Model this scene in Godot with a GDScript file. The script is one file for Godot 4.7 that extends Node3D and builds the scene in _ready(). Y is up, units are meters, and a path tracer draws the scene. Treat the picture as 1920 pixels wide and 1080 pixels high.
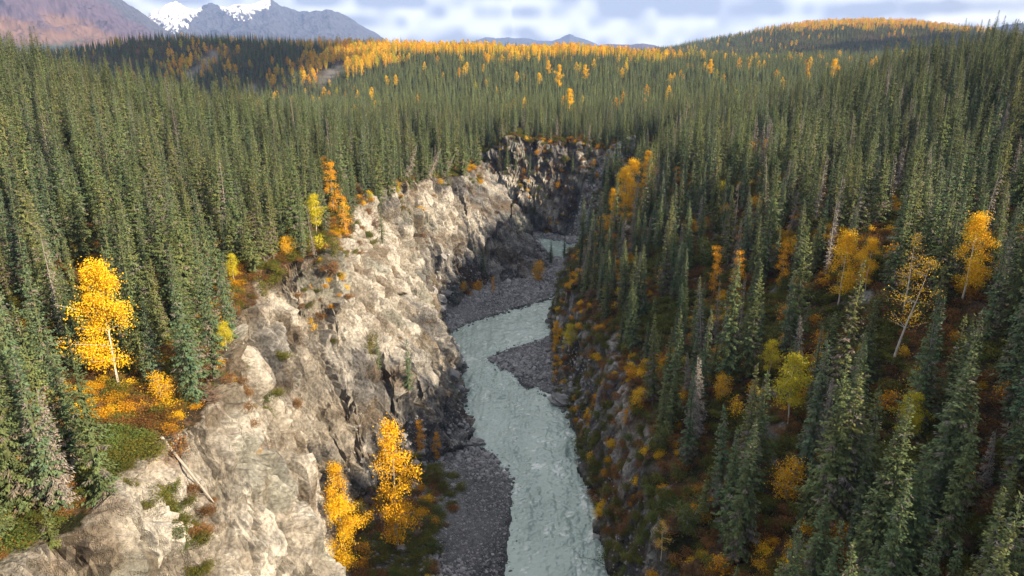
extends Node3D
# A silty river in a rock canyon between spruce plateaus, seen from high above the water. Water level is y = 0.

# ---------------------------------------------------------------- plan of the canyon (x, z), metres
var FOOT_LEFT := [[-20, 130], [-20, -20], [-18, -55], [-17.5, -70], [-18.5, -79], [-26, -84], [-29, -96], [-26, -110], [-17, -120], [-9, -126], [-7.8, -130], [-10, -140], [-11.5, -152], [-14, -168], [-18.5, -182], [-21, -192], [-18, -208], [-11, -226], [0, -232], [7, -236], [11, -248], [12.5, -262], [10, -270], [0, -278], [-25, -284], [-100, -300]]
var FOOT_BACK := [[-100, -326], [-30, -316], [0, -307], [18, -300], [28, -292]]
var FOOT_RIGHT := [[35, -278], [36, -262], [31, -240], [19.5, -224], [13, -210], [11, -192], [10.5, -170], [10, -158], [11, -150], [13, -139], [13.6, -121], [15, -90], [17, -20], [20, 130]]
var BROW := [[-44, 130], [-42, 0], [-38, -40], [-36, -53], [-33, -66], [-34, -76], [-40, -95], [-41, -112], [-34, -126], [-35, -150], [-38, -175], [-37, -193], [-30, -215], [-18, -243], [-13, -253], [-14, -262], [-24, -270], [-50, -280], [-102, -291], [-104, -345], [-30, -329], [0, -319], [25, -310], [46, -305], [66, -292], [64, -262], [50, -234], [48, -205], [54, -150], [56, -100], [58, -20], [60, 130]]
var WATER := [[-12, 130], [-5, -20], [-2, -70], [-1.2, -90], [-0.3, -103], [0.5, -116], [-3.6, -125], [-7.4, -128], [-8.3, -131], [-10.3, -140], [-12, -152], [-14.5, -168], [-18.8, -182], [-18.7, -186], [-12, -196], [0, -207], [11, -216], [18, -228], [22, -248], [19, -264], [12, -275], [-8, -285], [-98, -306], [-98, -320], [-25, -308], [5, -298], [20, -289], [28, -278], [31, -262], [29, -245], [20, -226], [13.6, -212], [11.6, -193], [10, -186], [5.7, -182], [-2, -176], [-6.5, -170], [-1.3, -162], [3, -155], [9.6, -150], [11.2, -148], [13.1, -139], [13.7, -121], [15.1, -90], [17.2, -20], [15, 130]]

const X0 := -112.0
const Z0 := -352.0
const STEP := 2.0
const NX := 113
const NZ := 240
var foot_d := PackedFloat32Array()
var brow_d := PackedFloat32Array()
var water_d := PackedFloat32Array()
var foot_i := PackedInt32Array()
var n_foot_left := 0
var n_foot_back := 0

var rng := RandomNumberGenerator.new()
var warp_a: FastNoiseLite
var warp_b: FastNoiseLite
var roll: FastNoiseLite
var patch: FastNoiseLite
var fine: FastNoiseLite
var rib: FastNoiseLite
var block_a: FastNoiseLite
var block_b: FastNoiseLite
var crack: FastNoiseLite
var taken := {}
var M := {}

const EYE := Vector3(0, 75, 0)
const PITCH := 18.2
const FOCAL := 1371.0


func noise(seed_: int, freq: float, octaves := 3, type := FastNoiseLite.TYPE_SIMPLEX_SMOOTH) -> FastNoiseLite:
	var n := FastNoiseLite.new()
	n.seed = seed_
	n.frequency = freq
	n.noise_type = type
	n.fractal_octaves = octaves
	n.fractal_type = FastNoiseLite.FRACTAL_FBM if octaves > 1 else FastNoiseLite.FRACTAL_NONE
	return n


func _ready() -> void:
	rng.seed = 7
	make_view()
	make_noises()
	make_materials()
	survey()
	make_canyon()
	make_plateau()
	make_water()
	make_mountains()
	make_trees()
	make_golden()
	make_shrubs()
	make_stones()
	make_deadwood()
	make_spruces()
	make_cloud()


# ---------------------------------------------------------------- camera, sky, sun
func make_view() -> void:
	var cam := Camera3D.new()
	cam.name = "camera"
	cam.position = EYE
	cam.rotation_degrees = Vector3(-PITCH, 0, 0)
	cam.fov = rad_to_deg(2.0 * atan(540.0 / FOCAL))
	cam.near = 1.0
	cam.far = 60000.0
	cam.current = true
	add_child(cam)
	var sun := DirectionalLight3D.new()
	sun.name = "sun"
	sun.light_energy = 1.6
	sun.light_color = Color(1.0, 0.91, 0.77)
	sun.light_angular_distance = 0.5
	sun.shadow_enabled = true
	add_child(sun)
	sun.look_at_from_position(Vector3(0.75, 0.46, 0.46), Vector3.ZERO)
	var e := Environment.new()
	e.background_mode = Environment.BG_SKY
	e.tonemap_mode = Environment.TONE_MAPPER_LINEAR
	e.tonemap_exposure = 2.45
	e.sdfgi_enabled = true
	e.ssao_enabled = true
	e.ssil_enabled = true
	e.fog_enabled = true
	e.fog_density = 0.00007
	e.fog_light_color = Color(0.62, 0.75, 1.0)
	var sky := Sky.new()
	var pano := PanoramaSkyMaterial.new()
	pano.panorama = ImageTexture.create_from_image(cloudy_sky())
	pano.energy_multiplier = 0.82
	sky.sky_material = pano
	e.sky = sky
	var w := WorldEnvironment.new()
	w.name = "daylight"
	w.environment = e
	add_child(w)


var cloud_big: FastNoiseLite
var cloud_mid: FastNoiseLite
var cloud_fine: FastNoiseLite


func sky_color(az: float, el: float) -> Color:
	# flat layers of broken cloud, seen in perspective: the direction is carried to a level sheet far above
	var s := sin(el) + 0.035
	var c := cos(el) / s
	var x := sin(az) * c
	var z := -cos(az) * c
	var a := cloud_big.get_noise_2d(x, z)
	var b := cloud_mid.get_noise_2d(x + 0.6 * a, z)
	var d := cloud_fine.get_noise_2d(x, z * 1.3)
	var v := clampf(0.60 + 0.6 * a + 1.0 * b + 0.95 * d, 0.0, 1.0)
	v = v * v * (3.0 - 2.0 * v)
	var dark := Color(0.50, 0.515, 0.55)
	var light := Color(0.93, 0.925, 0.92)
	return dark.lerp(light, v)


func cloudy_sky() -> Image:
	cloud_big = noise(41, 0.11, 3)
	cloud_mid = noise(42, 0.24, 5)
	cloud_fine = noise(43, 1.0, 4)
	var w := 4096
	var h := 2048
	var rows := 70
	var small := Image.create(w / 8, h / 16, false, Image.FORMAT_RGB8)
	for j in h / 16:
		var el := PI / 2.0 - (j * 8.0 + 4.0) / h * PI
		for i in w / 8:
			small.set_pixel(i, j, sky_color((i * 8.0 + 4.0) / w * TAU - PI, el))
	small.resize(w, h / 2, Image.INTERPOLATE_CUBIC)
	var im := Image.create(w, h, false, Image.FORMAT_RGB8)
	im.fill(Color(0.30, 0.31, 0.30))
	im.blit_rect(small, Rect2i(0, 0, w, h / 2), Vector2i.ZERO)
	for j in range(h / 2 - rows, h / 2):
		var el := PI / 2.0 - (j + 0.5) / h * PI
		for i in range(w * 5 / 16, w * 11 / 16):
			im.set_pixel(i, j, sky_color((i + 0.5) / w * TAU - PI, el))
	return im


# ---------------------------------------------------------------- materials
func make_noises() -> void:
	warp_a = noise(1, 0.07, 3)
	warp_b = noise(2, 0.07, 3)
	roll = noise(3, 0.012, 3)
	patch = noise(4, 0.045, 4)
	fine = noise(5, 0.35, 3)
	rib = noise(6, 0.075, 2)
	block_a = cells(7, 0.21, FastNoiseLite.RETURN_CELL_VALUE)
	block_b = cells(8, 0.55, FastNoiseLite.RETURN_CELL_VALUE)
	crack = cells(9, 0.15, FastNoiseLite.RETURN_DISTANCE2_SUB)


func cells(seed_: int, freq: float, what: int) -> FastNoiseLite:
	var n := noise(seed_, freq, 1, FastNoiseLite.TYPE_CELLULAR)
	n.cellular_return_type = what
	n.cellular_jitter = 1.0
	n.domain_warp_enabled = true
	n.domain_warp_amplitude = 3.0
	n.domain_warp_frequency = 0.12
	return n


func grain(seed_: int, freq: float, lo: float, hi: float, size := 512) -> ImageTexture:
	var n := noise(seed_, freq, 5)
	var im := n.get_seamless_image(size, size)
	im.convert(Image.FORMAT_L8)
	var data := im.get_data()
	for i in data.size():
		data[i] = int(lerpf(lo, hi, data[i] / 255.0) * 255.0)
	return ImageTexture.create_from_image(Image.create_from_data(size, size, false, Image.FORMAT_L8, data))


func mat(called: String, color := Color.WHITE, rough := 0.9) -> StandardMaterial3D:
	var m := StandardMaterial3D.new()
	m.resource_name = called
	m.albedo_color = color.linear_to_srgb()
	m.roughness = rough
	m.metallic_specular = 0.25
	m.vertex_color_use_as_albedo = true
	m.cull_mode = BaseMaterial3D.CULL_DISABLED
	M[called] = m
	return m


func make_materials() -> void:
	var speck := grain(11, 0.02, 0.48, 1.0)
	var speck_fine := grain(12, 0.06, 0.5, 1.0)
	var split := cells(13, 0.035, FastNoiseLite.RETURN_DISTANCE2_SUB)
	split.fractal_type = FastNoiseLite.FRACTAL_FBM
	split.fractal_octaves = 3
	var relief := split.get_seamless_image(1024, 1024)
	var cracked := ImageTexture.create_from_image(relief)
	for called in ["rock", "soil", "gravel"]:
		var m := mat(called)
		m.albedo_texture = speck if called != "gravel" else speck_fine
		m.uv1_triplanar = true
		m.uv1_world_triplanar = true
		m.uv1_scale = Vector3.ONE * {"rock": 0.16, "soil": 0.2, "gravel": 0.25}[called]
		m.heightmap_enabled = true
		m.heightmap_texture = {"rock": cracked, "soil": speck, "gravel": speck_fine}[called]
		m.heightmap_scale = {"rock": 28.0, "soil": 30.0, "gravel": 20.0}[called]
		m.metallic_specular = 0.15
	var w := mat("water", Color.WHITE, 0.1)
	w.metallic_specular = 0.4
	mat("bark")
	mat("stone")
	mat("mountain")
	var tints := [Color(1, 1, 1), Color(0.92, 0.98, 0.98), Color(1.08, 1.04, 0.92), Color(0.86, 0.88, 0.85), Color(1.04, 1.0, 0.95)]
	for i in tints.size():
		var n := mat("needles_%d" % i, tints[i], 0.75)
	var l := mat("leaves", Color.WHITE, 0.7)
	l.backlight_enabled = true
	l.backlight = Color(0.55, 0.5, 0.35)


# ---------------------------------------------------------------- the lie of the land
func line(pts: Array) -> PackedVector2Array:
	var p := PackedVector2Array()
	for a in pts:
		p.append(Vector2(a[0], a[1]))
	return p


func distances(poly: PackedVector2Array, out: PackedFloat32Array, near: PackedInt32Array) -> Array:
	var n := poly.size()
	out.resize(NX * NZ)
	near.resize(NX * NZ)
	for j in NZ:
		for i in NX:
			var p := Vector2(X0 + i * STEP, Z0 + j * STEP)
			var best := 1e9
			var which := 0
			var a := poly[n - 1]
			for k in n:
				var b := poly[k]
				var ab := b - a
				var q := a + ab * clampf((p - a).dot(ab) / ab.length_squared(), 0.0, 1.0)
				var d := p.distance_squared_to(q)
				if d < best:
					best = d
					which = k
				a = b
			best = sqrt(best)
			out[j * NX + i] = -best if Geometry2D.is_point_in_polygon(p, poly) else best
			near[j * NX + i] = which
	return [out, near]


func survey() -> void:
	n_foot_left = FOOT_LEFT.size()
	n_foot_back = FOOT_BACK.size()
	var r := distances(line(FOOT_LEFT + FOOT_BACK + FOOT_RIGHT), PackedFloat32Array(), PackedInt32Array())
	foot_d = r[0]
	foot_i = r[1]
	brow_d = distances(line(BROW), PackedFloat32Array(), PackedInt32Array())[0]
	water_d = distances(line(WATER), PackedFloat32Array(), PackedInt32Array())[0]


func read_grid(g: PackedFloat32Array, x: float, z: float) -> float:
	var fx := clampf((x - X0) / STEP, 0.0, NX - 1.001)
	var fz := clampf((z - Z0) / STEP, 0.0, NZ - 1.001)
	var i := int(fx)
	var j := int(fz)
	fx -= i
	fz -= j
	var k := j * NX + i
	return lerpf(lerpf(g[k], g[k + 1], fx), lerpf(g[k + NX], g[k + NX + 1], fx), fz)


func in_survey(x: float, z: float) -> bool:
	return x > X0 and x < X0 + (NX - 1) * STEP and z > Z0 and z < Z0 + (NZ - 1) * STEP


func side_of(x: float, z: float) -> int:  # 0 left, 1 back, 2 right
	var i := clampi(roundi((x - X0) / STEP), 0, NX - 1)
	var j := clampi(roundi((z - Z0) / STEP), 0, NZ - 1)
	var k := foot_i[j * NX + i]
	return 0 if k < n_foot_left and k > 0 else (1 if k >= n_foot_left and k < n_foot_left + n_foot_back else 2)


func bump(x: float, at: float, width: float) -> float:
	var d := (x - at) / width
	return exp(-d * d)


func table(pts: Array, x: float) -> float:
	if x <= pts[0][0]:
		return pts[0][1]
	for k in range(1, pts.size()):
		if x < pts[k][0]:
			var t: float = (x - pts[k - 1][0]) / float(pts[k][0] - pts[k - 1][0])
			t = t * t * (3.0 - 2.0 * t)
			return lerpf(pts[k - 1][1], pts[k][1], t)
	return pts[pts.size() - 1][1]


var CREST := [[-1300, 52], [-760, 60], [-640, 66], [-500, 84], [-380, 80], [-250, 74], [-60, 68], [60, 66], [170, 60], [330, 56], [600, 56]]


func plateau(x: float, z: float) -> float:
	var f := -z
	var near := 0.0
	if x < 0.0:
		near = 36.5 + clampf(-x - 26.0, 0.0, 90.0) * 0.165 + clampf(-x - 116.0, 0.0, 110.0) * 0.24
	else:
		near = lerpf(43.0, 37.0, smoothstep(150.0, 290.0, f)) + clampf(x - 45.0, 0.0, 50.0) * 0.15 + clampf(x - 95.0, 0.0, 90.0) * 0.3
	var mid := 33.0 - 17.0 * smoothstep(-60.0, -220.0, x)
	if x > 60.0:
		mid += clampf(x - 60.0, 0.0, 350.0) * 0.075
	var h := lerpf(near, mid, smoothstep(262.0 if x > -20.0 else 235.0, 430.0 if x > -20.0 else 370.0, f + (0.0 if x > 0.0 else clampf(x + 60.0, -140.0, 0.0) * 0.25)))
	h += roll.get_noise_2d(x, z) * 3.5
	if z < -285.0 and z > -400.0:  # the far rim dips and rises
		h += patch.get_noise_2d(x * 0.8 + 15.0, z * 0.3) * 9.0 * bump(x, 0.0, 70.0) * smoothstep(-290.0, -305.0, z) * (1.0 - smoothstep(-340.0, -400.0, z))
	if f > 430.0:
		var crest := table(CREST, x)
		var far := smoothstep(lerpf(520.0, 800.0, smoothstep(-80.0, -240.0, x)), 990.0 + clampf(-x, 0.0, 500.0) * 0.22, f)
		h = lerpf(h, crest + roll.get_noise_2d(x * 0.6 + 300.0, z * 0.6) * 6.0, far)
		if f > 1100.0:
			h -= smoothstep(1100.0, 1500.0, f) * 22.0
			# the long hill far right
			h += 92.0 * bump(x, 830.0, 400.0) * bump(f, 1850.0, 430.0)
			h += 40.0 * bump(x, 1500.0, 380.0) * bump(f, 1800.0, 500.0)
			h += 12.0 * bump(x, 500.0, 240.0) * bump(f, 1750.0, 300.0)
	return h


func height(x: float, z: float) -> float:
	if not in_survey(x, z):
		return plateau(x, z)
	var wx := x + warp_a.get_noise_2d(x, z) * 2.6
	var wz := z + warp_b.get_noise_2d(x, z) * 2.6
	var df := read_grid(foot_d, wx, wz)
	if df <= 0.0:
		var dw := read_grid(water_d, x, z)
		return maxf(dw * 0.4, -1.2) if dw < 0.0 else minf(0.05 + dw * 0.08, 1.3) + fine.get_noise_2d(x, z) * 0.12
	var db := read_grid(brow_d, wx, wz)
	var top := plateau(x, z)
	if db >= 0.0:
		return top
	var t := df / (df - db)
	var s := side_of(x, z)
	var k := t
	if s == 2:
		k = 0.30 * smoothstep(0.0, 0.17, t) + 0.70 * t
	elif s == 0:
		k = 0.86 * t + 0.14 * smoothstep(0.0, 0.5, t)
	else:
		k = 0.2 * smoothstep(0.0, 0.4, t) + 0.8 * t
	return lerpf(0.9, top, k)


# ---------------------------------------------------------------- helpers
func named(called: String) -> String:
	var n: int = taken.get(called, -1) + 1
	taken[called] = n
	return called if n == 0 else "%s_%03d" % [called, n]


func tag(o: Node, label: String, category: String, group := "", kind := "") -> void:
	o.set_meta("label", label)
	o.set_meta("category", category)
	if group:
		o.set_meta("group", group)
	if kind:
		o.set_meta("kind", kind)


func arrays_mesh(v: PackedVector3Array, c: PackedColorArray, idx := PackedInt32Array(), nrm := PackedVector3Array()) -> ArrayMesh:
	var a := []
	a.resize(Mesh.ARRAY_MAX)
	a[Mesh.ARRAY_VERTEX] = v
	if c.size():
		a[Mesh.ARRAY_COLOR] = c
	if idx.size():
		a[Mesh.ARRAY_INDEX] = idx
	if nrm.size():
		a[Mesh.ARRAY_NORMAL] = nrm
	var m := ArrayMesh.new()
	m.add_surface_from_arrays(Mesh.PRIMITIVE_TRIANGLES, a)
	return m


func put(called: String, mesh: Mesh, m: Material, parent: Node = self) -> MeshInstance3D:
	var o := MeshInstance3D.new()
	o.name = named(called) if parent == self else called
	o.mesh = mesh
	o.material_override = m
	parent.add_child(o, true)
	return o


func picture(p: Vector3) -> Vector2:  # for wording labels only: share of the picture across and down
	var d := p - EYE
	var s := sin(deg_to_rad(PITCH))
	var c := cos(deg_to_rad(PITCH))
	var w := -d.y * s - d.z * c
	if w < 1.0:
		return Vector2(-9, -9)
	return Vector2(0.5 + d.x / w * FOCAL / 1920.0, 0.5 - (d.y * c - d.z * s) / w * FOCAL / 1080.0)


# ---------------------------------------------------------------- canyon walls and gravel
func rock_color(p: Vector3, s: int) -> Color:
	# beds of pale weathered rock, grey rock and brown earth that lie aslant in the wall; every block has its own tone
	var q := Vector3(p.x * 0.6 + p.z * 0.5, p.y * 1.0 + p.x * 0.55, p.z * 0.35)
	var a := patch.get_noise_3dv(q * 1.1)
	var b := patch.get_noise_3dv(q * 3.1 + Vector3(70, 0, 20))
	var c := fine.get_noise_3dv(q * 1.4)
	var qq := Vector3(p.x * 0.8 + p.y * 0.35, (p.y * 0.75 - p.x * 0.4) * 0.6, p.z * 0.9 + p.y * 0.25)
	var u := block_a.get_noise_3dv(qq)
	var w := block_b.get_noise_3dv(Vector3(qq.x, qq.y, qq.z * 1.2))
	var pale := Color(0.52, 0.48, 0.425)
	var white := Color(0.73, 0.70, 0.65)
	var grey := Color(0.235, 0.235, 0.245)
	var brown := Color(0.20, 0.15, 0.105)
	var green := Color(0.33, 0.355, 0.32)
	# grey beds at the foot and far headland, deepened to paint in shade
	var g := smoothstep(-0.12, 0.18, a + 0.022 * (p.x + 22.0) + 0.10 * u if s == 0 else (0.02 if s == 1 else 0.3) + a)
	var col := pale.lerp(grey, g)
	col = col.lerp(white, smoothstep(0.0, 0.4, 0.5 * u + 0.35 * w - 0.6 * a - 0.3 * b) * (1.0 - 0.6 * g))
	col = col.lerp(green, smoothstep(0.16, 0.34, patch.get_noise_3dv(q * 1.7 + Vector3(0, 90, 0))) * 0.6)
	col = col.lerp(brown, smoothstep(0.14, 0.38, b + 0.12 * w) * 0.7)
	var k := 1.0 + 0.42 * c + 0.16 * w + 0.12 * u
	return Color(col.r * k, col.g * k, col.b * k)


# bare slides on the far ridge: x, z, half width, half depth
var SCARS := [[-215, -905, 18, 34], [-385, -960, 9, 45], [-300, -880, 8, 22]]


func scar(x: float, z: float) -> float:
	var m := 0.0
	for q in SCARS:
		var d := Vector2((x - q[0]) / q[2], (z - q[1]) / q[3]).length() + patch.get_noise_2d(x * 0.8, z * 0.4) * 0.9
		m = maxf(m, 1.0 - smoothstep(0.8, 1.1, d))
	return m


func soil_color(x: float, z: float) -> Color:
	var a := patch.get_noise_2d(x * 2.2, z * 2.2)
	var b := fine.get_noise_2d(x * 1.3, z * 1.3)
	var col := Color(0.10, 0.075, 0.05)
	col = col.lerp(Color(0.055, 0.06, 0.028), smoothstep(-0.1, 0.25, a))
	col = col.lerp(Color(0.17, 0.105, 0.06), smoothstep(0.1, 0.45, b - 0.4 * a))
	if z < -600.0:
		col = col.lerp(Color(0.30, 0.285, 0.27), scar(x, z))
	var k := 1.0 + 0.4 * b
	return Color(col.r * k, col.g * k, col.b * k)


var pos := PackedVector3Array()
var cnx := 0
const CX0 := -72.0
const CZ0 := -350.0
const CSTEP := 0.3


# a point of the ground as built, blocks and cracks included
func ground(x: float, z: float) -> Vector3:
	if x > -71.0 and x < 73.0 and z > -349.0 and z < -27.0:
		return pos[roundi((z - CZ0) / CSTEP) * cnx + roundi((x - CX0) / CSTEP)]
	return Vector3(x, height(x, z), z)


func scree(x: float, z: float) -> float:
	var a := Vector2(22, -288)
	var b := Vector2(47, -304)
	var p := Vector2(x, z)
	var ab := b - a
	var t := clampf((p - a).dot(ab) / ab.length_squared(), 0.0, 1.0)
	return 1.0 - smoothstep(4.5, 7.5, p.distance_to(a + ab * t) + 3.0 * patch.get_noise_2d(x * 2.0, z * 2.0))


func make_canyon() -> void:
	var step := CSTEP
	var x0 := CX0
	var x1 := 74.0
	var z0 := CZ0
	var z1 := -26.0
	var nx := int((x1 - x0) / step) + 1
	cnx = nx
	var nz := int((z1 - z0) / step) + 1
	var hs := PackedFloat32Array()
	hs.resize(nx * nz)
	for j in nz:
		for i in nx:
			hs[j * nx + i] = height(x0 + i * step, z0 + j * step)
	pos = PackedVector3Array()
	var kind := PackedByteArray()
	var col := PackedColorArray()
	pos.resize(nx * nz)
	kind.resize(nx * nz)
	col.resize(nx * nz)
	for j in nz:
		for i in nx:
			var k := j * nx + i
			var x := x0 + i * step
			var z := z0 + j * step
			var p := Vector3(x, hs[k], z)
			var il := maxi(i - 2, 0)
			var ir := mini(i + 2, nx - 1)
			var jl := maxi(j - 2, 0)
			var jr := mini(j + 2, nz - 1)
			var n := Vector3(-(hs[j * nx + ir] - hs[j * nx + il]) / ((ir - il) * step), 1.0, -(hs[jr * nx + i] - hs[jl * nx + i]) / ((jr - jl) * step)).normalized()
			var df := read_grid(foot_d, x + warp_a.get_noise_2d(x, z) * 2.6, z + warp_b.get_noise_2d(x, z) * 2.6)
			var db := read_grid(brow_d, x, z)
			var s := side_of(x, z)
			if df <= 0.0:
				var dw := read_grid(water_d, x, z)
				kind[k] = 9 if dw < -2.0 else 3
				var t := 0.85 + 0.5 * fine.get_noise_2d(x * 3.0, z * 3.0) + 0.7 * patch.get_noise_2d(x * 1.4, z * 0.6)
				t *= 0.6 + 0.4 * smoothstep(0.3, 1.3, dw + fine.get_noise_2d(x * 2.0, z * 2.0))  # wet stones
				col[k] = Color(0.29 * t, 0.30 * t, 0.318 * t)
				pos[k] = p
				continue
			var steep := smoothstep(0.25, 0.6, 1.0 - n.y)
			if s == 2:
				steep *= 0.45
			var q := Vector3(p.x * 0.8 + p.y * 0.35, p.y * 0.75 - p.x * 0.4, p.z * 0.9 + p.y * 0.25)
			var e1 := crack.get_noise_3dv(q)  # distance between the two nearest block edges: 0 in a crack
			var e2 := block_a.get_noise_3dv(Vector3(q.x, q.y * 0.6, q.z))
			var e5 := block_b.get_noise_3dv(Vector3(q.x, q.y * 0.6, q.z * 1.2))
			var e3 := rib.get_noise_2d(p.z + p.y * 0.25, p.x * 0.35)
			var e4 := fine.get_noise_3dv(q * 1.2)
			var amount := steep * (1.3 * smoothstep(-1.0, -0.72, e1) + 1.2 * e2 + 0.6 * e5 + 2.4 * e3 + 0.45 * e4 + 0.24 * fine.get_noise_3dv(q * 4.5) + 0.2 * fine.get_noise_3d(q.x * 0.25, q.y * 1.5, q.z * 0.25))
			if z < -270.0 and x > 12.0:
				amount *= 1.0 - 0.85 * scree(x, z)
			pos[k] = p + n * amount
			var earth := smoothstep(-0.06, 0.10, patch.get_noise_3dv(p * 1.3) - 0.5 * (0.42 - n.y) * 2.0 if s == 2 else patch.get_noise_3dv(p) + (n.y - 0.86) * 4.0)
			if s == 2 and df < 5.0:
				earth *= 0.55
			if db > 0.0 or earth > 0.5 and s == 2:
				kind[k] = 4 if db > 0.0 else 2
			else:
				kind[k] = s
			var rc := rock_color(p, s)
			if z < -270.0 and x > 12.0:
				rc = rc.lerp(Color(0.36, 0.36, 0.365) * (1.0 + 0.5 * e4), scree(x, z))
				earth *= 1.0 - scree(x, z)
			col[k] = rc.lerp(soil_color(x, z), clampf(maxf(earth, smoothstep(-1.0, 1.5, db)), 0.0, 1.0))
	# cells go to the piece of ground that their middle belongs to
	var piece := [PackedInt32Array(), PackedInt32Array(), PackedInt32Array(), PackedInt32Array(), PackedInt32Array(), PackedInt32Array()]
	for j in nz - 1:
		for i in nx - 1:
			var k := j * nx + i
			var w := kind[k]
			if w == 9:
				continue
			if w == 3 and x0 + i * step > 0.45 * (z0 + j * step + 175.0) - 6.0 and z0 + j * step > -200.0 and z0 + j * step < -140.0:
				w = 5
			var ix: PackedInt32Array = piece[w]
			if (i + j) % 2 == 0:
				ix.append_array([k, k + 1, k + nx, k + 1, k + nx + 1, k + nx])
			else:
				ix.append_array([k, k + 1, k + nx + 1, k, k + nx + 1, k + nx])
			piece[w] = ix
	var names := ["left_cliff", "back_cliff", "right_cliff", "gravel_bar", "canyon_rim", "gravel_bar"]
	var labels := ["pale weathered rock wall on the left of the river", "grey shaded rock wall closing the canyon behind the headland", "steep bushy rock slope on the right of the river", "grey gravel shore along the left foot of the cliff", "brown forest floor on the rims of the canyon", "dark gravel spit on the right bend of the river"]
	var cats := ["cliff", "cliff", "cliff", "gravel bar", "ground", "gravel bar"]
	for w in 6:
		var ix: PackedInt32Array = piece[w]
		var v := PackedVector3Array()
		var c := PackedColorArray()
		v.resize(ix.size())
		c.resize(ix.size())
		for m in ix.size():
			v[m] = pos[ix[m]]
			c[m] = col[ix[m]]
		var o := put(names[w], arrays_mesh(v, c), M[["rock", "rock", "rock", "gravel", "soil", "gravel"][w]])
		tag(o, labels[w], cats[w], "", "structure")


func make_plateau() -> void:
	var rs := PackedFloat32Array()
	var r := 20.0
	while r < 5200.0:
		rs.append(r)
		r *= 1.02
	var az := PackedFloat32Array()
	var a := -PI
	while a < PI:
		az.append(a)
		a += deg_to_rad(0.6 if absf(a) < 0.82 else 4.0)
	az.append(PI)
	var v := PackedVector3Array()
	var c := PackedColorArray()
	for rr in rs:
		for aa in az:
			var x := sin(aa) * rr
			var z := -cos(aa) * rr
			v.append(Vector3(x, height(x, z) - (0.5 if absf(x) < 76.0 and z > -352.0 else 0.0), z))
			c.append(soil_color(x, z))
	var ix := PackedInt32Array()
	var n := az.size()
	for j in rs.size() - 1:
		for i in n - 1:
			var inside := true
			for q: Vector3 in [v[j * n + i], v[j * n + i + 1], v[j * n + n + i], v[j * n + n + i + 1]]:
				inside = inside and q.x > -70.0 and q.x < 72.0 and q.z > -348.0 and q.z < -28.0
			if inside:
				continue
			var k := j * n + i
			ix.append_array([k, k + n, k + 1, k + 1, k + n, k + n + 1])
	var o := put("ground", arrays_mesh(v, c, ix), M.soil)
	tag(o, "forest floor of the plateau and hills under the spruces", "ground", "", "structure")


# ---------------------------------------------------------------- the river
func make_water() -> void:
	var flow := noise(21, 0.10, 3)
	var chop := noise(22, 0.5, 3)
	var foam := noise(23, 0.22, 4)
	var step := 0.28
	var x0 := -22.0
	var x1 := 34.0
	var z0 := -300.0
	var z1 := -40.0
	var nx := int((x1 - x0) / step) + 1
	var nz := int((z1 - z0) / step) + 1
	var v := PackedVector3Array()
	var c := PackedColorArray()
	var keep := PackedByteArray()
	v.resize(nx * nz)
	c.resize(nx * nz)
	keep.resize(nx * nz)
	for j in nz:
		for i in nx:
			var x := x0 + i * step
			var z := z0 + j * step
			var k := j * nx + i
			var dw := read_grid(water_d, x, z)
			keep[k] = 1 if dw < 1.2 else 0
			if dw > 2.0:
				continue
			var right := smoothstep(6.0, 14.0, x) * smoothstep(-140.0, -120.0, z)
			var rough := 0.55 + 0.6 * smoothstep(-0.2, 0.4, flow.get_noise_2d(x * 0.8, z * 0.3)) + 0.9 * right
			var lines := flow.get_noise_2d(x * 3.2 + 0.9 * sin(z * 0.05), z * 0.28)
			var y := 1.9 * rough * (0.13 * lines + 0.15 * flow.get_noise_2d(x * 2.0, z * 1.1) + 0.12 * chop.get_noise_2d(x, z * 0.8) + 0.13 * (0.5 - absf(chop.get_noise_2d(x * 1.1 + 50.0, z * 1.4))) + 0.05 * chop.get_noise_2d(x * 3.0, z * 3.0))
			v[k] = Vector3(x, y, z)
			var f := 0.6 * foam.get_noise_2d(x * 1.2, z * 0.7) + 0.7 * absf(chop.get_noise_2d(x * 1.1 + 50.0, z * 1.4)) - 0.25
			var white := smoothstep(0.14, 0.5, f + 0.35 * maxf(lines - 0.12, 0.0) + 0.20 * right + 0.5 * bump(x, 4.5, 1.6) * bump(z, -121.0, 2.2) + 0.22 * bump(x, -12.0, 4.0) * bump(z, -172.0, 5.0)) * 0.7
			var t := 1.0 + 0.12 * flow.get_noise_2d(x, z)
			c[k] = Color(0.31 * t, 0.395 * t, 0.37 * t).lerp(Color(0.72, 0.75, 0.75), white)
	var ix := PackedInt32Array()
	var nrm := PackedVector3Array()
	nrm.resize(nx * nz)
	nrm.fill(Vector3.UP)
	for j in nz - 1:
		for i in nx - 1:
			var k := j * nx + i
			if keep[k] and keep[k + 1] and keep[k + nx] and keep[k + nx + 1]:
				ix.append_array([k, k + 1, k + nx, k + 1, k + nx + 1, k + nx])
				nrm[k] = Vector3(v[k].y - v[k + 1].y, step, v[k].y - v[k + nx].y).normalized()
	var o := put("river", arrays_mesh(v, c, ix, nrm), M.water)
	tag(o, "milky green river running through the canyon", "river", "", "structure")


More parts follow.
